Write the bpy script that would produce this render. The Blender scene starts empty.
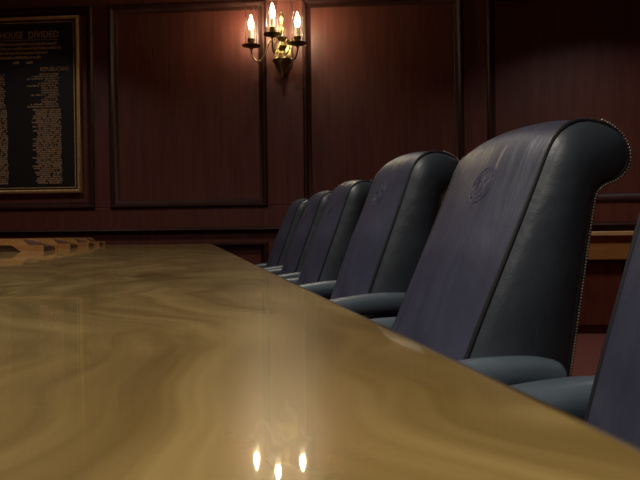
import bpy, bmesh, math, random
from mathutils import Vector, Matrix
random.seed(7)
R = math.radians
scene = bpy.context.scene
COL = scene.collection

# ------------------------------------------------------------------ helpers
def link(name, me, parent=None, loc=None, rotz=None):
    o = bpy.data.objects.new(name, me)
    COL.objects.link(o)
    if parent is not None:
        o.parent = parent
    if loc is not None:
        o.location = loc
    if rotz is not None:
        o.rotation_euler = (0, 0, rotz)
    return o

def obj(name, bm, mat, parent=None, smooth=False, loc=None, rotz=None):
    bmesh.ops.recalc_face_normals(bm, faces=bm.faces[:])
    me = bpy.data.meshes.new(name)
    bm.to_mesh(me)
    bm.free()
    me.materials.append(mat)
    if smooth:
        for p in me.polygons:
            p.use_smooth = True
        try:
            me.set_sharp_from_angle(angle=R(42))
        except Exception:
            pass
    return link(name, me, parent, loc, rotz)

def empty(name, loc=(0, 0, 0), rotz=0):
    return link(name, None, None, loc, rotz)

def tag(o, label, cat, group=None):
    o['label'] = label
    o['category'] = cat
    if group:
        o['group'] = group
    return o

def structure(o):
    o['kind'] = 'structure'
    return o

def NB():
    return bmesh.new()

def box(bm, lo, hi, bevel=0.0, seg=2):
    c = [(a + b) / 2 for a, b in zip(lo, hi)]
    s = [abs(b - a) for a, b in zip(lo, hi)]
    m = Matrix.Translation(c) @ Matrix.Diagonal((s[0], s[1], s[2], 1))
    t = bmesh.new()
    bmesh.ops.create_cube(t, size=1.0, matrix=m)
    if bevel > 0:
        bmesh.ops.bevel(t, geom=t.edges[:], offset=bevel, segments=seg, affect='EDGES', profile=0.5)
    merge(bm, t)

def merge(bm, t):
    mp = {}
    for v in t.verts:
        mp[v] = bm.verts.new(v.co)
    for f in t.faces:
        try:
            bm.faces.new([mp[v] for v in f.verts])
        except ValueError:
            pass
    t.free()

def tube(bm, pts, r, seg=8, closed=False):
    pts = [Vector(p) for p in pts]
    n = len(pts)
    rs = r if isinstance(r, (list, tuple)) else [r] * n
    rings = []
    prev = None
    for i, p in enumerate(pts):
        if closed:
            d = pts[(i + 1) % n] - pts[i - 1]
        else:
            d = pts[min(i + 1, n - 1)] - pts[max(i - 1, 0)]
        d.normalize()
        if prev is None:
            a = Vector((0, 0, 1)) if abs(d.z) < .9 else Vector((1, 0, 0))
            e1 = d.cross(a).normalized()
        else:
            e1 = (prev - d * prev.dot(d)).normalized()
        prev = e1
        e2 = d.cross(e1)
        rings.append([bm.verts.new(p + (e1 * math.cos(2 * math.pi * k / seg) + e2 * math.sin(2 * math.pi * k / seg)) * rs[i]) for k in range(seg)])
    m = n if closed else n - 1
    for i in range(m):
        a, b = rings[i], rings[(i + 1) % n]
        for k in range(seg):
            bm.faces.new([a[k], a[(k + 1) % seg], b[(k + 1) % seg], b[k]])
    if not closed:
        bm.faces.new(rings[0])
        bm.faces.new(rings[-1])

def lathe(bm, prof, c=(0, 0, 0), seg=20, cap=True):
    """prof: list of (radius, z) from bottom to top"""
    rings = []
    for r, z in prof:
        rings.append([bm.verts.new((c[0] + r * math.cos(2 * math.pi * k / seg), c[1] + r * math.sin(2 * math.pi * k / seg), c[2] + z)) for k in range(seg)])
    for i in range(len(rings) - 1):
        a, b = rings[i], rings[i + 1]
        for k in range(seg):
            bm.faces.new([a[k], a[(k + 1) % seg], b[(k + 1) % seg], b[k]])
    if cap:
        bm.faces.new(rings[0])
        bm.faces.new(rings[-1])

def catmull(pts, n):
    pts = [Vector(p) for p in pts]
    out = []
    P = [pts[0] * 2 - pts[1]] + pts + [pts[-1] * 2 - pts[-2]]
    for i in range(1, len(P) - 2):
        p0, p1, p2, p3 = P[i - 1], P[i], P[i + 1], P[i + 2]
        for k in range(n):
            t = k / n
            out.append(0.5 * ((2 * p1) + (-p0 + p2) * t + (2 * p0 - 5 * p1 + 4 * p2 - p3) * t * t + (-p0 + 3 * p1 - 3 * p2 + p3) * t ** 3))
    out.append(pts[-1])
    return out

def resample(pts, n):
    d = [0]
    for a, b in zip(pts, pts[1:]):
        d.append(d[-1] + (b - a).length)
    out = []
    j = 0
    for i in range(n):
        t = d[-1] * i / (n - 1)
        while j < len(d) - 2 and d[j + 1] < t:
            j += 1
        u = (t - d[j]) / max(1e-9, d[j + 1] - d[j])
        out.append(pts[j].lerp(pts[j + 1], min(1, max(0, u))))
    return out

def frame_sweep(bm, x0, x1, z0, z1, y, prof):
    """Mitred rectangular moulding on a wall whose face looks towards -Y. prof: (inset from the outer edge, height off the wall)."""
    loops = []
    for d, h in prof:
        loops.append([bm.verts.new(p) for p in ((x0 + d, y - h, z0 + d), (x1 - d, y - h, z0 + d), (x1 - d, y - h, z1 - d), (x0 + d, y - h, z1 - d))])
    for a, b in zip(loops, loops[1:]):
        for k in range(4):
            bm.faces.new([a[k], a[(k + 1) % 4], b[(k + 1) % 4], b[k]])

def run_sweep(bm, x0, x1, prof):
    """Straight moulding along X; prof: closed list of (y, z)."""
    a = [bm.verts.new((x0, y, z)) for y, z in prof]
    b = [bm.verts.new((x1, y, z)) for y, z in prof]
    n = len(prof)
    for k in range(n):
        bm.faces.new([a[k], a[(k + 1) % n], b[(k + 1) % n], b[k]])
    bm.faces.new(a)
    bm.faces.new(b)

# ------------------------------------------------------------------ materials
def new_mat(name):
    m = bpy.data.materials.new(name)
    m.use_nodes = True
    nt = m.node_tree
    return m, nt, nt.nodes['Principled BSDF'], nt.nodes, nt.links

def coords(N, L, scale=(1, 1, 1), rot=(0, 0, 0), kind='Object'):
    tc = N.new('ShaderNodeTexCoord')
    mp = N.new('ShaderNodeMapping')
    mp.inputs['Scale'].default_value = scale
    mp.inputs['Rotation'].default_value = rot
    L.new(tc.outputs[kind], mp.inputs['Vector'])
    return mp.outputs['Vector']

def ramp(N, L, fac, stops):
    r = N.new('ShaderNodeValToRGB')
    e = r.color_ramp.elements
    while len(e) < len(stops):
        e.new(0.5)
    for el, (p, c) in zip(e, stops):
        el.position = p
        el.color = (*c, 1)
    L.new(fac, r.inputs['Fac'])
    return r.outputs['Color']

def noise(N, L, vec, scale, detail=4, rough=.55, dist=0):
    n = N.new('ShaderNodeTexNoise')
    n.inputs['Scale'].default_value = scale
    n.inputs['Detail'].default_value = detail
    n.inputs['Roughness'].default_value = rough
    n.inputs['Distortion'].default_value = dist
    L.new(vec, n.inputs['Vector'])
    return n.outputs['Fac']

def bump(N, L, h, strength, dist, bsdf, prev=None):
    b = N.new('ShaderNodeBump')
    b.inputs['Strength'].default_value = strength
    b.inputs['Distance'].default_value = dist
    L.new(h, b.inputs['Height'])
    if prev is not None:
        L.new(prev, b.inputs['Normal'])
    L.new(b.outputs['Normal'], bsdf.inputs['Normal'])
    return b.outputs['Normal']

def wood(name, dark, light, gscale=(14, 14, .9), rough=.35, coat=.3, coat_rough=.2, nscale=2.2, spec=.5):
    m, nt, b, N, L = new_mat(name)
    v = coords(N, L, gscale)
    f = noise(N, L, v, nscale, 6, .6, .6)
    c = ramp(N, L, f, [(.28, dark), (.72, light)])
    L.new(c, b.inputs['Base Color'])
    b.inputs['Roughness'].default_value = rough
    b.inputs['Coat Weight'].default_value = coat
    b.inputs['Coat Roughness'].default_value = coat_rough
    b.inputs['Specular IOR Level'].default_value = spec
    return m

def plain(name, c, rough=.5, metal=0.0):
    m, nt, b, N, L = new_mat(name)
    b.inputs['Base Color'].default_value = (*c, 1)
    b.inputs['Roughness'].default_value = rough
    b.inputs['Metallic'].default_value = metal
    return m

def metal(name, c, rough, c2):
    m, nt, b, N, L = new_mat(name)
    v = coords(N, L)
    f = noise(N, L, v, 38, 3)
    L.new(ramp(N, L, f, [(.3, c2), (.65, c)]), b.inputs['Base Color'])
    b.inputs['Metallic'].default_value = 1
    b.inputs['Roughness'].default_value = rough
    return m

WALL = wood('mahogany_panelling', (.078, .0180, .0125), (.145, .034, .0225), rough=.5, coat=.1, coat_rough=.35)
TRIMW = wood('mahogany_moulding_shaded', (.026, .008, .006), (.048, .015, .011), (3, 3, 3), rough=.5, coat=.0, coat_rough=.3, spec=.22)  # darker than the panelling: the mouldings' shadow lines are put into the colour
CRED = wood('credenza_wood', (.28, .110, .030), (.46, .20, .06), (1.2, 10, 10), rough=.35)
CREDT = wood('credenza_top_wood', (.52, .30, .12), (.70, .43, .20), (1.2, 10, 10), rough=.35)
CREDB = wood('credenza_body_wood', (.085, .018, .010), (.15, .035, .018), (9, 9, .8), rough=.4)
TRAYW = wood('tray_wood', (.17, .070, .020), (.34, .165, .055), (5, 14, 20), rough=.25, coat=.8, coat_rough=.1)
CHAIRW = wood('chair_base_wood', (.03, .012, .008), (.06, .022, .014), (6, 6, 6), rough=.35)
BRASS = metal('antique_brass', (.36, .27, .12), .33, (.20, .15, .065))
BRASSD = metal('tarnished_brass', (.30, .22, .09), .35, (.15, .105, .045))
GOLD = metal('gilt_frame', (.75, .50, .22), .5, (.55, .36, .15))
GOLD.node_tree.nodes['Principled BSDF'].inputs['Metallic'].default_value = .55
LETTER = plain('gilt_lettering', (.42, .26, .145), .6, .1)
NAILS = metal('nailhead_brass', (.36, .31, .25), .55, (.20, .165, .12))
STEEL = plain('gas_column_steel', (.25, .25, .26), .3, 1)
RUBBER = plain('caster_rubber', (.02, .02, .02), .6)
PLAQ = plain('plaque_black_enamel', (.016, .015, .015), .38)
CANDLE = plain('candle_sleeve_ivory', (.85, .78, .62), .5)

def table_material():
    m, nt, b, N, L = new_mat('figured_walnut_veneer')
    v = coords(N, L, (1, 1, 1))
    # large smoky figure running across the boards, warped by slow noise
    wn = N.new('ShaderNodeTexNoise')
    wn.inputs['Scale'].default_value = 1.6
    wn.inputs['Detail'].default_value = 3
    L.new(v, wn.inputs['Vector'])
    mx = N.new('ShaderNodeVectorMath'); mx.operation = 'MULTIPLY_ADD'
    L.new(wn.outputs['Color'], mx.inputs[0])
    mx.inputs[1].default_value = (.9, .9, 0)
    L.new(v, mx.inputs[2])
    mp = N.new('ShaderNodeMapping')
    mp.inputs['Rotation'].default_value = (0, 0, R(24))
    mp.inputs['Scale'].default_value = (7.5, 2.4, 1)
    L.new(mx.outputs[0], mp.inputs['Vector'])
    f1 = noise(N, L, mp.outputs[0], 1.5, 3, .5, .5)
    mp2 = N.new('ShaderNodeMapping')
    mp2.inputs['Scale'].default_value = (22, 3, 1)
    mp2.inputs['Rotation'].default_value = (0, 0, R(-10))
    L.new(mx.outputs[0], mp2.inputs['Vector'])
    f2 = noise(N, L, mp2.outputs[0], 2.2, 5, .6, .3)
    mix = N.new('ShaderNodeMix')
    mix.inputs[0].default_value = .36
    L.new(f1, mix.inputs[2]); L.new(f2, mix.inputs[3])
    c = ramp(N, L, mix.outputs[0], [(.27, (.105, .060, .015)), (.48, (.205, .133, .039)), (.74, (.37, .262, .092))])
    L.new(c, b.inputs['Base Color'])
    b.inputs['Roughness'].default_value = .27
    b.inputs['IOR'].default_value = 1.5
    b.inputs['Coat Weight'].default_value = .85
    b.inputs['Coat Roughness'].default_value = .03
    b.inputs['Coat IOR'].default_value = 1.45
    # slow waviness of the lacquer
    n3 = noise(N, L, coords(N, L, (1, 1, 1)), 9, 1)
    bp = N.new('ShaderNodeBump'); bp.inputs['Strength'].default_value = .015; bp.inputs['Distance'].default_value = .02
    L.new(n3, bp.inputs['Height']); L.new(bp.outputs[0], b.inputs['Coat Normal'])
    return m
TABLE = table_material()

def leather(name, c1, c2, rough, wr, wscale, coat=0.0):
    m, nt, b, N, L = new_mat(name)
    v = coords(N, L)
    f = noise(N, L, v, 7, 4)
    L.new(ramp(N, L, f, [(.3, c1), (.7, c2)]), b.inputs['Base Color'])
    b.inputs['Roughness'].default_value = rough
    b.inputs['Coat Weight'].default_value = coat
    b.inputs['Coat Roughness'].default_value = .25
    wv = coords(N, L, wscale)
    h1 = noise(N, L, wv, 1.0, 3, .5, .4)
    n1 = bump(N, L, h1, wr, .02, b)
    h2 = noise(N, L, v, 230, 2)
    bump(N, L, h2, .12, .002, b, n1)
    return m
LFRONT = leather('navy_leather_lit_purple', (.027, .0275, .047), (.044, .045, .073), .42, .32, (17, 8, 2.2))  # same navy leather, with the purple cast of reflected light in its colour
LSIDE = leather('navy_leather', (.025, .032, .041), (.041, .051, .064), .40, .2, (6, 12, 8))
LARM = leather('navy_leather_arm_lit', (.054, .071, .088), (.084, .106, .128), .36, .2, (7, 7, 7))  # same navy leather lightened; the light on the arm tops is in the colour
PIPE = plain('black_leather_piping', (.010, .010, .012), .45)

def carpet():
    m, nt, b, N, L = new_mat('dark_carpet')
    f = noise(N, L, coords(N, L), 60, 4)
    L.new(ramp(N, L, f, [(.3, (.075, .014, .010)), (.7, (.13, .026, .018))]), b.inputs['Base Color'])
    b.inputs['Roughness'].default_value = .95
    return m
def plaster():
    m, nt, b, N, L = new_mat('cream_plaster')
    f = noise(N, L, coords(N, L), 12, 4)
    L.new(ramp(N, L, f, [(.3, (.30, .26, .20)), (.7, (.34, .30, .24))]), b.inputs['Base Color'])
    b.inputs['Roughness'].default_value = .9
    return m
CARPET, PLASTER = carpet(), plaster()

def emit(name, c, s):
    m, nt, b, N, L = new_mat(name)
    b.inputs['Base Color'].default_value = (1, .9, .7, 1)
    b.inputs['Emission Color'].default_value = (*c, 1)
    b.inputs['Emission Strength'].default_value = s
    return m
FLAME = emit('glowing_flame_bulb', (1, .84, .54), 165)

def thin_glass():
    m = bpy.data.materials.new('thin_clear_glass')
    m.use_nodes = True
    nt = m.node_tree; N = nt.nodes; L = nt.links
    N.clear()
    out = N.new('ShaderNodeOutputMaterial')
    tr = N.new('ShaderNodeBsdfTransparent'); tr.inputs[0].default_value = (.96, .95, .93, 1)
    gl = N.new('ShaderNodeBsdfGlossy'); gl.inputs['Roughness'].default_value = .12
    lw = N.new('ShaderNodeLayerWeight'); lw.inputs[0].default_value = .12
    mx = N.new('ShaderNodeMixShader')
    L.new(lw.outputs['Fresnel'], mx.inputs[0]); L.new(tr.outputs[0], mx.inputs[1]); L.new(gl.outputs[0], mx.inputs[2])
    L.new(mx.outputs[0], out.inputs[0])
    return m
GLASS = thin_glass()

# ------------------------------------------------------------------ frame of reference
EYE = .808                       # the camera rests on the table, 58 mm above its top (0.75)
YAW = R(3.5)                     # camera turned a little left of square to the panelled wall
AX = YAW + math.atan(125 / 650)  # direction of the table's long axis
U = Vector((-math.sin(AX), math.cos(AX), 0))
V = Vector((math.cos(AX), math.sin(AX), 0))
def T(u, v, z=0):
    return U * u + V * v + Vector((0, 0, z))

# ------------------------------------------------------------------ room
XL, XR, YF, YB, ZC = -4.5, 3.5, -2.8, 5.6, 3.25
bm = NB(); box(bm, (XL - .1, YF - .1, -.08), (XR + .1, YB + .14, 0)); structure(obj('floor', bm, CARPET))
bm = NB(); box(bm, (XL - .1, YF - .1, ZC), (XR + .1, YB + .14, ZC + .08)); structure(obj('ceiling', bm, PLASTER))
bm = NB(); box(bm, (XL - .1, YF - .1, 0), (XL, YB + .14, ZC)); structure(obj('wall_left', bm, WALL))
bm = NB(); box(bm, (XR, YF - .1, 0), (XR + .1, YB + .14, ZC)); structure(obj('wall_right', bm, WALL))
bm = NB(); box(bm, (XL, YF - .1, 0), (XR, YF, ZC)); structure(obj('wall_front', bm, WALL))

# panelled wall facing the camera: backing board, then stiles and rails standing 30 mm proud
bm = NB()
box(bm, (XL, YB + .03, 0), (XR, YB + .14, ZC))
PANELS = [(XL + .25, -2.335), (-2.175, -.80), (-.465, .885), (1.105, 2.46), (2.78, XR - .1)]
ZP0, ZP1 = 1.065, 2.83
LOW = [(XL + .25, -2.335), (-2.175, -.80), (-.465, .885), (1.105, 2.46), (2.78, XR - .1)]
def board(x0, x1, z0, z1, b=.006):
    box(bm, (x0, YB, z0), (x1, YB + .06, z1), b, 1)
xs = [XL] + [v for p in PANELS for v in p] + [XR]
for i in range(0, len(xs), 2):
    board(xs[i], xs[i + 1], ZP0, ZP1)
    board(xs[i], xs[i + 1], .16, .745)
board(XL, XR, ZP1, ZC)
board(XL, XR, .86, ZP0)
board(XL, XR, .745, .86)
board(XL, XR, 0, .16)
structure(obj('wall_back', bm, WALL))
MOULD = [(0, -.002), (.004, .010), (.016, .020), (.030, .018), (.040, .006), (.052, -.012), (.066, -.020), (.074, -.029)]
k = 1
for (x0, x1) in PANELS:
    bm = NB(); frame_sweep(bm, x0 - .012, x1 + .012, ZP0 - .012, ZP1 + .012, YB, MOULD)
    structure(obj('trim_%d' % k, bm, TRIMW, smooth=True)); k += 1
for (x0, x1) in LOW:
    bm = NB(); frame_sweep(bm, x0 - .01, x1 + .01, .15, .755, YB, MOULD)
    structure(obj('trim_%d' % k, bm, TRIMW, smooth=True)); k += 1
bm = NB()                                                            # chair rail
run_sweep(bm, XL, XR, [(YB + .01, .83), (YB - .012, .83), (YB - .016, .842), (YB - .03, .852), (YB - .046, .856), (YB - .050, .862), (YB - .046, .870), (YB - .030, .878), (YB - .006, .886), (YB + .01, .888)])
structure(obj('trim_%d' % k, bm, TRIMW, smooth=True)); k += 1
bm = NB()
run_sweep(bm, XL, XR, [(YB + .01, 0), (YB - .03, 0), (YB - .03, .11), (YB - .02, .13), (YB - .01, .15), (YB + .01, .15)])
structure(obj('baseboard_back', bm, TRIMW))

# ------------------------------------------------------------------ plaque
def text_mesh(body, size, cx, z, extrude=.001, align='CENTER'):
    cu = bpy.data.curves.new('lettering', 'FONT')
    cu.body = body; cu.size = size; cu.align_x = align; cu.extrude = extrude; cu.resolution_u = 3
    cu.space_character = 1.05; cu.offset = size * .012
    t = bpy.data.objects.new('tmp', cu); COL.objects.link(t)
    dg = bpy.context.evaluated_depsgraph_get()
    me = bpy.data.meshes.new_from_object(t.evaluated_get(dg))
    bpy.data.objects.remove(t); bpy.data.curves.remove(cu)
    me.transform(Matrix.Translation((cx, 0, z)) @ Matrix.Rotation(R(90), 4, 'X'))
    return me

PLY = YB + .03
plq = empty('memorial_plaque', (-2.99, PLY, 1.20))
tag(plq, 'large black plaque with gilt names in a gold frame on the panelled wall', 'plaque')
PW, PH = .545, 1.565
bm = NB(); box(bm, (-PW + .02, -.026, .02), (PW - .02, -.002, PH - .02)); obj('backboard', bm, PLAQ, plq)
bm = NB(); frame_sweep(bm, -PW, PW, 0, PH, 0, [(0, 0), (0, .030), (.006, .040), (.018, .046), (.026, .044), (.032, .036), (.034, .024)]); obj('frame', bm, GOLD, plq, True)
bm = NB(); frame_sweep(bm, -PW + .050, PW - .050, .048, PH - .048, -.026, [(0, 0), (0, .003), (.007, .003), (.007, 0)]); obj('border_line', bm, GOLD, plq)
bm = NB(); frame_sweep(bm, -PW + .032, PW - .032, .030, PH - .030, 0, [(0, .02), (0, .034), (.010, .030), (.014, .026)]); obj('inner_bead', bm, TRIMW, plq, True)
for word, x, wid in (('A', -.245, .045), ('HOUSE', -.072, .205), ('DIVIDED', .219, .271)):
    me = text_mesh(word, .084, 0, 1.377)
    xa = min(v.co.x for v in me.vertices); xb = max(v.co.x for v in me.vertices)
    me.transform(Matrix.Translation((x, 0, 0)) @ Matrix.Diagonal((wid / (xb - xa), 1, 1, 1)) @ Matrix.Translation((-(xa + xb) / 2, 0, 0)))
    me.materials.append(LETTER); o = link('heading_word', me, plq); o.location.y = -.0275
bm = NB(); box(bm, (-.24, -.0285, 1.356), (.352, -.025, 1.361)); obj('heading_rule', bm, LETTER, plq)
me = text_mesh('REPUBLICANS', .050, .314, 1.083)
me.transform(Matrix.Translation((.314, 0, 0)) @ Matrix.Diagonal((.80, 1, 1, 1)) @ Matrix.Translation((-.314, 0, 0)))
me.materials.append(LETTER); o = link('column_heading', me, plq); o.location.y = -.0275

def marks(bm, x0, x1, z, h, pitch, fill=.82):
    """one line of small raised characters, too small to read"""
    x = x0
    while x < x1 - pitch * .5:
        if random.random() < fill:
            w = pitch * random.uniform(.55, .85)
            hh = h * random.uniform(.65, 1)
            box(bm, (x, -.0280, z), (x + w, -.0255, z + hh))
        x += pitch
for z, a, b in [(1.313, -.28, .335), (1.275, -.32, .375), (1.235, -.24, .262), (1.195, -.20, .20), (1.150, -.06, .0), (1.150, .06, .13)]:
    bm = NB(); marks(bm, a, b, z, .026, .020, 1)
    obj('dedication_line', bm, LETTER, plq)
def column(x1, name, fill=.93):
    bm = NB()
    z = 1.050
    for i in range(15):
        marks(bm, x1 - random.choice([.13, .16, .19, .26, .29]), x1 - random.uniform(0, .015), z, .014, .0125, .85)
        z -= .0205
    z = .735
    while z > .075:
        marks(bm, x1 + .015 - random.uniform(.20, .27), x1 + .015, z, .0155, .0115, fill)
        z -= .0185
    obj(name, bm, LETTER, plq)
column(.355, 'name_column')
column(-.135, 'name_column', .85)

# ------------------------------------------------------------------ wall sconce
SX = -.637
sc = empty('wall_sconce', (SX, YB, 2.27))
tag(sc, 'brass three-arm candle sconce with glass shades glowing on the wall', 'sconce')
by = -.12
bm = NB()
lathe(bm, [(.006, -.150), (.013, -.146), (.014, -.138), (.006, -.128), (.009, -.118), (.016, -.108), (.018, -.100), (.010, -.088), (.016, -.078), (.034, -.050), (.060, -.022), (.079, .0), (.083, .012), (.080, .022), (.066, .032), (.058, .046), (.040, .060), (.026, .075), (.022, .095), (.034, .115), (.042, .130), (.030, .150), (.020, .165), (.026, .18), (.044, .195), (.047, .204), (.03, .210), (.016, .216)], (0, by, 0), 24)
obj('baluster', bm, BRASS, sc, True)
bm = NB()
lathe(bm, [(.014, .21), (.010, .235), (.018, .255), (.026, .275), (.018, .30), (.009, .315), (.012, .33), (.020, .35), (.026, .372), (.020, .395), (.009, .41), (.013, .422), (.006, .44)], (0, by, 0), 18)
obj('finial', bm, BRASS, sc, True)
bm = NB()
t = bmesh.new(); lathe(t, [(.078, 0), (.084, .008), (.080, .018), (.062, .026), (.04, .032), (.02, .036)], (0, 0, 0), 28)
bmesh.ops.transform(t, matrix=Matrix.Translation((0, 0, .06)) @ Matrix.Rotation(R(90), 4, 'X') @ Matrix.Diagonal((1, 1.6, 1, 1)), verts=t.verts[:]); merge(bm, t)
tube(bm, [(0, -.03, .06), (0, by, .06)], .016, 12)
obj('back_plate', bm, BRASS, sc, True)
for s in (-1, 1):                                                    # scroll handles beside the baluster
    bm = NB()
    tube(bm, [(s * (.020 + .045 * math.sin(math.pi * q / 12)), by, .05 + .15 * q / 12) for q in range(13)], .007, 8)
    obj('scroll_handle', bm, BRASS, sc, True)
def candle(name_arm, dx, dy, zpan, ztop_bulb, path):
    bm = NB(); tube(bm, catmull(path, 6), .008, 10); arm = obj('arm', bm, BRASS, sc, True)
    bm = NB(); lathe(bm, [(.008, -.030), (.014, -.022), (.020, -.012), (.050, -.004), (.077, .004), (.079, .009), (.074, .010), (.045, .006), (.022, .006)], (dx, dy, zpan), 26)
    obj('drip_pan', bm, BRASSD, arm, True)
    bm = NB(); lathe(bm, [(.020, .005), (.026, .012), (.021, .022), (.028, .040), (.034, .060), (.030, .064), (.022, .064)], (dx, dy, zpan), 20)
    obj('candle_cup', bm, BRASSD, arm, True)
    zb = zpan + .064
    bm = NB(); lathe(bm, [(.022, 0), (.0225, .01), (.021, .072), (.012, .078)], (dx, dy, zb), 16)
    obj('candle_sleeve', bm, CANDLE, arm, True)
    zb += .077
    bm = NB(); lathe(bm, [(.010, 0), (.016, .014), (.0215, .038), (.0205, .058), (.013, .083), (.006, .106), (.001, .122)], (dx, dy, zb), 14)
    obj('flame_bulb', bm, FLAME, arm, True)
    bm = NB(); lathe(bm, [(.040, .012), (.048, .03), (.052, .07), (.050, .16), (.045, .25), (.047, .31), (.056, .36)], (dx, dy, zpan), 28, cap=False)
    obj('glass_shade', bm, GLASS, arm, True)
candle('l', -.256, -.16, .127, 0, [(-.05, by, .19), (-.085, by - .02, .185), (-.118, by - .02, .14), (-.145, by - .03, .06), (-.185, by - .04, .005), (-.225, by - .045, .012), (-.250, -.16, .06), (-.256, -.16, .10)])
candle('c', -.060, -.27, .182, 0, [(-.01, by - .03, .16), (-.03, by - .06, .10), (-.05, -.21, .055), (-.062, -.25, .07), (-.062, -.27, .11), (-.060, -.27, .155)])
candle('r', .144, -.25, .108, 0, [(.045, by, .18), (.075, by - .03, .17), (.085, by - .06, .10), (.090, -.20, .01), (.108, -.23, -.008), (.130, -.25, .01), (.142, -.25, .05), (.144, -.25, .08)])

# ------------------------------------------------------------------ conference table
tb = empty('conference_table', T(2.1, 0, 0), AX)       # local x = across (towards the chairs), local y = along
tag(tb, 'long glossy figured walnut conference table filling the foreground', 'table')
VL, VR, U0, U1 = -1.25, .125, -3.0, 2.85
def slab_loop(inset, rad):
    pts = []
    for cx, cy, a0 in ((VR, U1, 0), (VL, U1, 90), (VL, U0, 180), (VR, U0, 270)):
        sx = -1 if cx == VR else 1
        sy = -1 if cy == U1 else 1
        for q in range(7):
            a = R(a0 + 15 * q)
            r = rad - inset
            pts.append((cx + sx * rad + r * math.cos(a), cy + sy * rad + r * math.sin(a)))
    return pts
bm = NB()
prof = [(.05, .702), (.012, .702), (.004, .705), (0, .712), (0, .738), (.0015, .744), (.006, .7485), (.012, .75)]
loops = [[bm.verts.new((x, y, z)) for x, y in slab_loop(i, .07)] for i, z in prof]
for a, b in zip(loops, loops[1:]):
    n = len(a)
    for q in range(n):
        bm.faces.new([a[q], a[(q + 1) % n], b[(q + 1) % n], b[q]])
bm.faces.new(loops[0]); bm.faces.new(loops[-1])
tt = obj('tabletop', bm, TABLE, tb)
for p in tt.data.polygons:
    p.use_smooth = len(p.vertices) == 4
for y in (-1.9, 0, 1.8):
    bm = NB()
    cx = (VL + VR) / 2
    box(bm, (cx - .28, y - .22, .06), (cx + .28, y + .22, .702), .01)
    box(bm, (cx - .34, y - .28, 0), (cx + .34, y + .28, .07), .012)
    obj('pedestal', bm, CREDB, tb)

# ------------------------------------------------------------------ wooden trays along the far left edge of the table
def make_tray():
    root = empty('desk_tray')
    # local x = towards the middle of the table (low open front at x=0), local y = along the table
    L_, W_, H_, LO = .28, .30, .056, .027
    def top(x):
        t = min(1, max(0, (-x - .055) / .045))
        return LO + (H_ - LO) * (t * t * (3 - 2 * t))
    def low(x):
        t = min(1, max(0, (-x - .085) / .05))
        return .028 * (t * t * (3 - 2 * t))
    for y in (0, W_ - .016):                                # S-curved bands of pale wood, lifting off the table at the back
        bm = NB()
        xs_ = [-L_ * q / 40 for q in range(41)]
        loop = [(x, low(x)) for x in xs_] + [(x, top(x)) for x in xs_[::-1]]
        a = [bm.verts.new((x, y, z)) for x, z in loop]
        b = [bm.verts.new((x, y + .016, z)) for x, z in loop]
        n = len(loop)
        for q in range(n):
            bm.faces.new([a[q], a[(q + 1) % n], b[(q + 1) % n], b[q]])
        for q in range(40):
            for r_ in (a, b):
                bm.faces.new([r_[q], r_[q + 1], r_[n - 2 - q], r_[n - 1 - q]])
        es = [e for e in bm.edges if len(e.link_faces) == 2 and abs(e.verts[0].co.y - e.verts[1].co.y) < 1e-6 and e.calc_face_angle(0) > 1.2]
        bmesh.ops.bevel(bm, geom=es, offset=.003, segments=2, affect='EDGES')
        obj('side_band', bm, TRAYW, root, True)
    bm = NB()                                               # dark inner box between the bands
    prof = [(-L_ + .012, 0), (-.012, 0), (-.012, .020), (-.045, .026), (-.10, .046), (-.13, .050), (-L_ + .012, .050)]
    a = [bm.verts.new((x, .014, z)) for x, z in prof]
    b = [bm.verts.new((x, W_ - .014, z)) for x, z in prof]
    n = len(prof)
    for q in range(n):
        bm.faces.new([a[q], a[(q + 1) % n], b[(q + 1) % n], b[q]])
    bm.faces.new(a); bm.faces.new(b)
    obj('inner_box', bm, CHAIRW, root)
    return root

def copy_tree(o, parent=None):
    c = o.copy(); COL.objects.link(c)
    if parent is not None:
        c.parent = parent
    for ch in list(o.children):
        copy_tree(ch, c)
    return c
tray0 = make_tray()
tray_labels = ['wooden desk tray with S-curved sides nearest on the table, cut by the left picture edge',
               'second wooden desk tray from the left picture edge, overlapped by the nearest tray',
               'third wooden desk tray in the row, last but one before the table end',
               'smallest, farthest wooden desk tray in the row, by the table end under the wall rail']
for i, u in enumerate((2.95, 3.55, 4.15, 4.60)):
    o = tray0 if i == 0 else copy_tree(tray0)
    o.location = T(u, -.636, .75); o.rotation_euler = (0, 0, AX)
    tag(o, tray_labels[i], 'tray', 'wooden desk trays along the table')

# ------------------------------------------------------------------ leather conference chairs
HW = .201                      # half width between the pipings
PROF = [(-.05, .46), (-.026, .53), (0, .60), (.036, .70), (.085, .83), (.120, .925), (.146, .995), (.170, 1.026), (.203, 1.041), (.244, 1.038), (.279, 1.020), (.297, .992), (.295, .964), (.275, .943), (.250, .932), (.235, .916), (.229, .885), (.2185, .79), (.1985, .60), (.184, .46)]
pts = catmull([(0, -b, z) for b, z in PROF], 8)          # local y towards the table, so backwards is -y
prof = resample(pts, 90)
APEX = max(range(len(prof)), key=lambda i: prof[i].z - prof[i].y * .9)
def normal2(i):
    d = prof[min(i + 1, len(prof) - 1)] - prof[max(i - 1, 0)]
    n = Vector((0, -d.z, d.y)); n.normalize()
    return n
# outward test
if (normal2(10)).y < 0:
    SGN = -1
else:
    SGN = 1

def crown(i):
    return (.011 + .030 * min(1, max(0, APEX - i) / 26)) if i <= APEX else max(.004, .011 - .001 * (i - APEX))

FOLDS = [(.075, .010, .12, .66, .0045), (.035, .008, .18, .60, .0040), (-.015, .011, .10, .50, .0035), (.120, .010, .15, .55, .0035), (-.08, .012, .08, .40, .002)]

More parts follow.
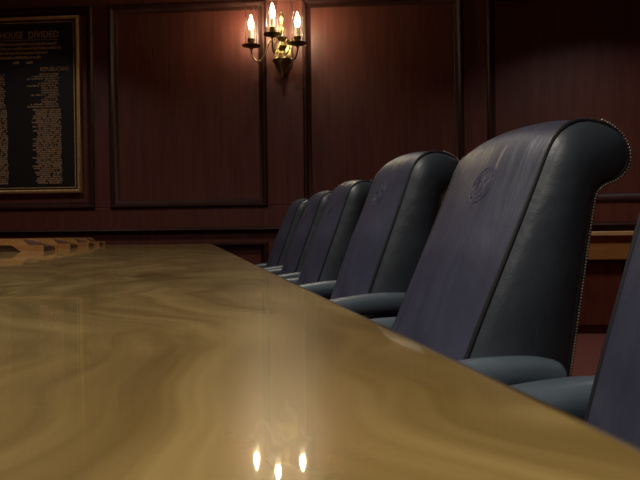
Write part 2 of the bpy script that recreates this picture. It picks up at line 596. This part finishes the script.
def make_chair():
    root = empty('conference_chair')
    up = []                                              # parts that ride on the gas column
    # wrapped cushion: front face, over the top, down the back
    bm = NB(); NX = 48
    grid = []
    for i, p in enumerate(prof):
        n = normal2(i) * SGN
        s = i / (len(prof) - 1)
        w = crown(i)
        row = []
        for j in range(NX + 1):
            x = -1 + 2 * j / NX
            off = w * (1 - abs(x) ** 2.2)
            if i < APEX:
                f = i / APEX                              # soft vertical folds sat into the front leather
                for fx, fw, f0, f1, dep in FOLDS:
                    m_ = max(0, 1 - ((f - (f0 + f1) / 2) / ((f1 - f0) / 2)) ** 2)
                    off -= dep * m_ * math.exp(-((x * HW - fx - .02 * (f - .4)) / fw) ** 2)
            row.append(bm.verts.new(Vector((x * HW, p.y, p.z)) + n * off))
        grid.append(row)
    for i in range(len(prof) - 1):
        for j in range(NX):
            bm.faces.new([grid[i][j], grid[i][j + 1], grid[i + 1][j + 1], grid[i + 1][j]])
    for j in range(NX):
        bm.faces.new([grid[0][j], grid[0][j + 1], grid[-1][j + 1], grid[-1][j]])
    back = obj('backrest', bm, LFRONT, root, True); up.append(back)
    # embossed round seal on the front of the backrest
    def on_front(xr, s):
        xr = xr * .72 - .050; s *= .88
        """point on the front face: xr across, s metres along the slope from the seal's centre"""
        zc = .922 + s * .80
        i = min(range(APEX), key=lambda q: abs(prof[q].z - zc))
        a, b = (prof[i], prof[i + 1]) if prof[i].z <= zc else (prof[i - 1], prof[i])
        t = (zc - a.z) / max(1e-6, b.z - a.z)
        p = a.lerp(b, t)
        return Vector((xr, p.y, p.z)) + normal2(i) * SGN * crown(i) * (1 - abs(xr / HW) ** 2.2)
    bm = NB()
    for rad, th in ((.052, .0009), (.038, .0007)):
        tube(bm, [on_front(rad * math.cos(2 * math.pi * q / 40), rad * math.sin(2 * math.pi * q / 40)) for q in range(40)], th, 6, True)
    for q in range(20):
        a = 2 * math.pi * q / 20
        tube(bm, [on_front(r_ * math.cos(a), r_ * math.sin(a)) for r_ in (.042, .048)], .0007, 5)
    tube(bm, [on_front(x, y) for x, y in [(-.011, .012), (.011, .012), (.011, -.004), (.006, -.013), (0, -.018), (-.006, -.013), (-.011, -.004)]], .0008, 6, True)
    for s in (-1, 1):
        for (a, b, c) in (((.012, .010), (.024, .020), (.029, .006)), ((.012, .004), (.022, .010), (.026, -.003)), ((.012, -.002), (.019, 0), (.022, -.012))):
            tube(bm, [on_front(s * x, y) for x, y in (a, b, c)], .0008, 5)
        tube(bm, [on_front(s * x, y) for x, y in ((.004, -.018), (.012, -.026), (.022, -.022))], .0008, 5)
    tube(bm, [on_front(x, y) for x, y in ((0, .012), (0, .022), (.005, .026))], .0009, 5)
    obj('embossed_seal', bm, LFRONT, back, True)
    # pillowed side panels, pipings, nailheads
    fr = resample(prof[:APEX + 1], 40); re = resample(prof[APEX:][::-1], 40)
    for s in (-1, 1):
        bm = NB(); M = 14
        g = []
        for i in range(40):
            end = min(1, (i / 5)) ** .5 * min(1, ((39 - i) / 7)) ** .5
            row = []
            for j in range(M + 1):
                t = j / M
                p = fr[i].lerp(re[i], t)
                bul = .030 * max(0, math.sin(math.pi * t)) ** .6 * (.25 + .75 * end if i < 20 else end)
                row.append(bm.verts.new((s * (HW - .001 + bul), p.y, p.z)))
            g.append(row)
        for i in range(39):
            for j in range(M):
                bm.faces.new([g[i][j], g[i][j + 1], g[i + 1][j + 1], g[i + 1][j]])
        bmesh.ops.remove_doubles(bm, verts=bm.verts[:], dist=1e-5)
        up.append(obj('side_panel', bm, LSIDE, root, True))
        bm = NB(); tube(bm, [Vector((s * (HW + .0005), p.y, p.z)) - normal2(i) * SGN * .001 for i, p in enumerate(prof)], .0046, 8)
        up.append(obj('piping', bm, PIPE, root, True))
        bm = NB()
        rear = resample(prof[APEX - 3:], 120)
        for q, p in enumerate(rear):
            i = min(range(len(prof)), key=lambda w: (prof[w] - p).length)
            n = normal2(i) * SGN
            c = Vector((s * (HW + .004), p.y, p.z)) + n * .0048
            bmesh.ops.create_icosphere(bm, subdivisions=1, radius=.0030, matrix=Matrix.Translation(c))
        up.append(obj('nailhead_trim', bm, NAILS, root, True))
    # seat cushion
    bm = NB(); box(bm, (-.235, -.10, .40), (.235, .44, .505), .035, 4)
    for v in bm.verts:
        if v.co.z > .47:
            v.co.z += .018 * (1 - (v.co.x / .235) ** 2)
    up.append(obj('seat', bm, LSIDE, root, True))
    bm = NB(); tube(bm, [(-.232, -.06, .475), (-.236, .40, .475), (-.21, .438, .475), (.21, .438, .475), (.236, .40, .475), (.232, -.06, .475)], .005, 8)
    up.append(obj('seat_piping', bm, PIPE, root, True))
    # padded arms
    for s in (-1, 1):
        bm = NB()
        path = [(s * .262, -.150, .592), (s * .264, -.10, .600), (s * .268, .0, .600), (s * .270, .12, .586), (s * .268, .20, .572), (s * .264, .265, .556)]
        cl = catmull(path, 5); n = len(cl); SEG = 16
        rings = []
        for i, c in enumerate(cl):
            t = i / (n - 1)
            e = min(1, (1 - t) / .10, t / .06 + .3); e = math.sqrt(max(.02, 1 - (1 - e) ** 2))
            rings.append([])
            for q in range(SEG):
                a = 2 * math.pi * q / SEG
                ca, sa = math.cos(a), math.sin(a)
                sx = math.copysign(abs(ca) ** .7, ca) * .040 * e
                sz = math.copysign(abs(sa) ** .7, sa) * .028 * e
                rings[-1].append(bm.verts.new((c.x + sx, c.y, c.z + sz)))
        for a, b in zip(rings, rings[1:]):
            for q in range(SEG):
                bm.faces.new([a[q], a[(q + 1) % SEG], b[(q + 1) % SEG], b[q]])
        bm.faces.new(rings[0]); bm.faces.new(rings[-1])
        arm = obj('armrest', bm, LARM, root, True); up.append(arm)
        bm = NB()
        box(bm, (s * .262 - .022, -.16, .36), (s * .262 + .022, -.11, .575), .008)
        box(bm, (s * .262 - .022, .15, .36), (s * .262 + .022, .20, .560), .008)
        box(bm, (s * .262 - .022, -.16, .355), (s * .262 + .022, .20, .40), .008)
        obj('arm_support', bm, CHAIRW, arm)
    bm = NB(); box(bm, (-.19, -.04, .365), (.19, .30, .402), .008); up.append(obj('seat_plate', bm, CHAIRW, root))
    bm = NB(); lathe(bm, [(.030, .12), (.030, .26), (.020, .262), (.020, .38)], (0, .12, 0), 18); obj('gas_column', bm, STEEL, root, True)
    for q in range(5):
        a = R(90 + 72 * q); d = Vector((math.cos(a), math.sin(a), 0)); o0 = Vector((0, .12, 0))
        bm = NB(); tube(bm, [o0 + d * .02 + Vector((0, 0, .135)), o0 + d * .12 + Vector((0, 0, .125)), o0 + d * .24 + Vector((0, 0, .095)), o0 + d * .29 + Vector((0, 0, .085))], [.034, .030, .024, .021], 10)
        leg = obj('leg', bm, CHAIRW, root, True)
        bm = NB()
        e = Vector((-d.y, d.x, 0)); c = o0 + d * .275
        for k_ in (-.014, .014):
            tube(bm, [c + e * (k_ - .008) + Vector((0, 0, .032)), c + e * (k_ + .008) + Vector((0, 0, .032))], .032, 14)
        tube(bm, [c + Vector((0, 0, .03)), c + Vector((0, 0, .085))], .008, 8)
        obj('caster', bm, RUBBER, leg)
    for o in up:
        o['rides'] = 1
    return root

chair0 = make_chair()
CH = [  # u, v of the back's foot, lift of the seat, swivel, recline
    (.555, .498, -.030, 0, -3, .003, 'dark leather conference chair cut off by the right picture edge, backrest leaning into the corner'),
    (1.24, .436, -.030, 0, 3.2, .006, 'largest leather conference chair wholly in view, with brass nailheads on its scrolled top'),
    (2.00, .473, .003, 0, 0, .012, 'mid-row leather conference chair directly behind the largest one, broad dark side panel facing the camera'),
    (2.98, .520, .000, 0, 0, -.034, 'leather conference chair between the broad mid-row chair and the two small far ones'),
    (3.76, .542, .004, 0, 0, -.028, 'last but one dark leather conference chair, second from the panelled wall'),
    (4.56, .540, .004, 0, 0, -.028, 'smallest, farthest dark leather conference chair, nearest the panelled wall and table end'),
]
roots = []
for i in range(len(CH)):
    roots.append(chair0 if i == 0 else copy_tree(chair0))
for o, (u, v, dz, sw, rec, adz, lab) in zip(roots, CH):
    o.location = T(u, v, 0)
    o.rotation_euler = (0, 0, AX + math.pi / 2 + R(sw))
    tag(o, lab, 'chair', 'leather conference chairs along the table')
    for ch in o.children:
        if ch.get('rides'):
            M = Matrix.Translation((0, 0, dz + (adz if ch.name.startswith('armrest') else 0)))
            if ch.name.split('.')[0] in ('backrest', 'side_panel', 'piping', 'nailhead_trim'):
                piv = Matrix.Translation((0, -.1, .5))
                M = M @ piv @ Matrix.Rotation(R(rec), 4, 'X') @ piv.inverted()
            ch.matrix_local = M
for o in bpy.data.objects:
    if 'rides' in o:
        del o['rides']

# ------------------------------------------------------------------ credenza against the panelled wall
cr = empty('credenza', (2.0, 5.36, 0))
tag(cr, 'low wooden credenza with a pale top against the wall behind the largest chair', 'credenza')
bm = NB(); box(bm, (-.75, -.215, .770), (.85, .20, .806), .005); obj('credenza_top', bm, CREDT, cr)
bm = NB(); box(bm, (-.72, -.19, .585), (.82, .19, .772), .004); obj('apron', bm, CRED, cr)
bm = NB(); box(bm, (-.70, -.12, .05), (.80, .19, .59)); obj('body', bm, CREDB, cr)
for a in (-.69, .06):
    bm = NB(); box(bm, (a, -.142, .07), (a + .74, -.118, .565), .006)
    d = obj('door', bm, CREDB, cr)
    bm = NB(); t = bmesh.new(); lathe(t, [(.005, 0), (.005, .012), (.011, .018), (.010, .026), (.004, .030)], (0, 0, 0), 12)
    bmesh.ops.transform(t, matrix=Matrix.Translation((a + (.70 if a < 0 else .04), -.142, .34)) @ Matrix.Rotation(R(90), 4, 'X'), verts=t.verts[:]); merge(bm, t)
    obj('knob', bm, BRASS, d, True)
bm = NB(); box(bm, (-.68, -.10, 0), (.78, .19, .055)); obj('plinth', bm, CREDB, cr)

# ------------------------------------------------------------------ light
def area(name, loc, size, power, col, aim, spread=180):
    ld = bpy.data.lights.new(name, 'AREA'); ld.shape = 'DISK'; ld.size = size; ld.energy = power; ld.color = col; ld.spread = R(spread)
    o = bpy.data.objects.new(name, ld); COL.objects.link(o); o.location = loc
    o.rotation_euler = (Vector(aim) - Vector(loc)).to_track_quat('-Z', 'Y').to_euler()
    return o
WARM = (1, .93, .84)
for u, pw in ((-1.3, 46), (.6, 28), (2.4, 24)):
    p = T(u, -.9, ZC - .03)
    area('unseen_downlight', p, .5, pw, WARM, (p.x, p.y, 0), 125)
for x, y, pw in ((2.1, 4.2, 13), (-.6, 4.2, 8), (-3.0, 4.2, 9)):  # unseen lamps added to brighten the back wall and the credenza
    area('unseen_downlight', (x, y, ZC - .03), .3, pw, WARM, (x, y, 0), 120)

w = bpy.data.worlds.new('room_dark'); scene.world = w; w.use_nodes = True
w.node_tree.nodes['Background'].inputs[0].default_value = (.02, .018, .016, 1)
w.node_tree.nodes['Background'].inputs[1].default_value = 1

# ------------------------------------------------------------------ camera
cd = bpy.data.cameras.new('camera'); cam = bpy.data.objects.new('camera', cd); COL.objects.link(cam)
cd.sensor_width = 36; cd.lens = 36 * 650 / 640
cd.clip_start = .01
fw = Vector((-math.sin(YAW), math.cos(YAW), 0)); rt = Vector((math.cos(YAW), math.sin(YAW), 0)); up_ = Vector((0, 0, 1))
PITCH, ROLL = -.0085, .012
f2 = fw * math.cos(PITCH) + up_ * math.sin(PITCH); u2 = up_ * math.cos(PITCH) - fw * math.sin(PITCH)
r3 = rt * math.cos(ROLL) - u2 * math.sin(ROLL); u3 = u2 * math.cos(ROLL) + rt * math.sin(ROLL)
m = Matrix((r3, u3, -f2)).transposed().to_4x4(); m.translation = (0, 0, EYE)
cam.matrix_world = m
cd.dof.use_dof = True; cd.dof.focus_distance = 1.5; cd.dof.aperture_fstop = 22
scene.camera = cam

vs = scene.view_settings
vs.view_transform = 'Standard'; vs.look = 'None'; vs.gamma = 1; vs.exposure = 0
try:
    vs.use_curve_mapping = False
except Exception:
    pass
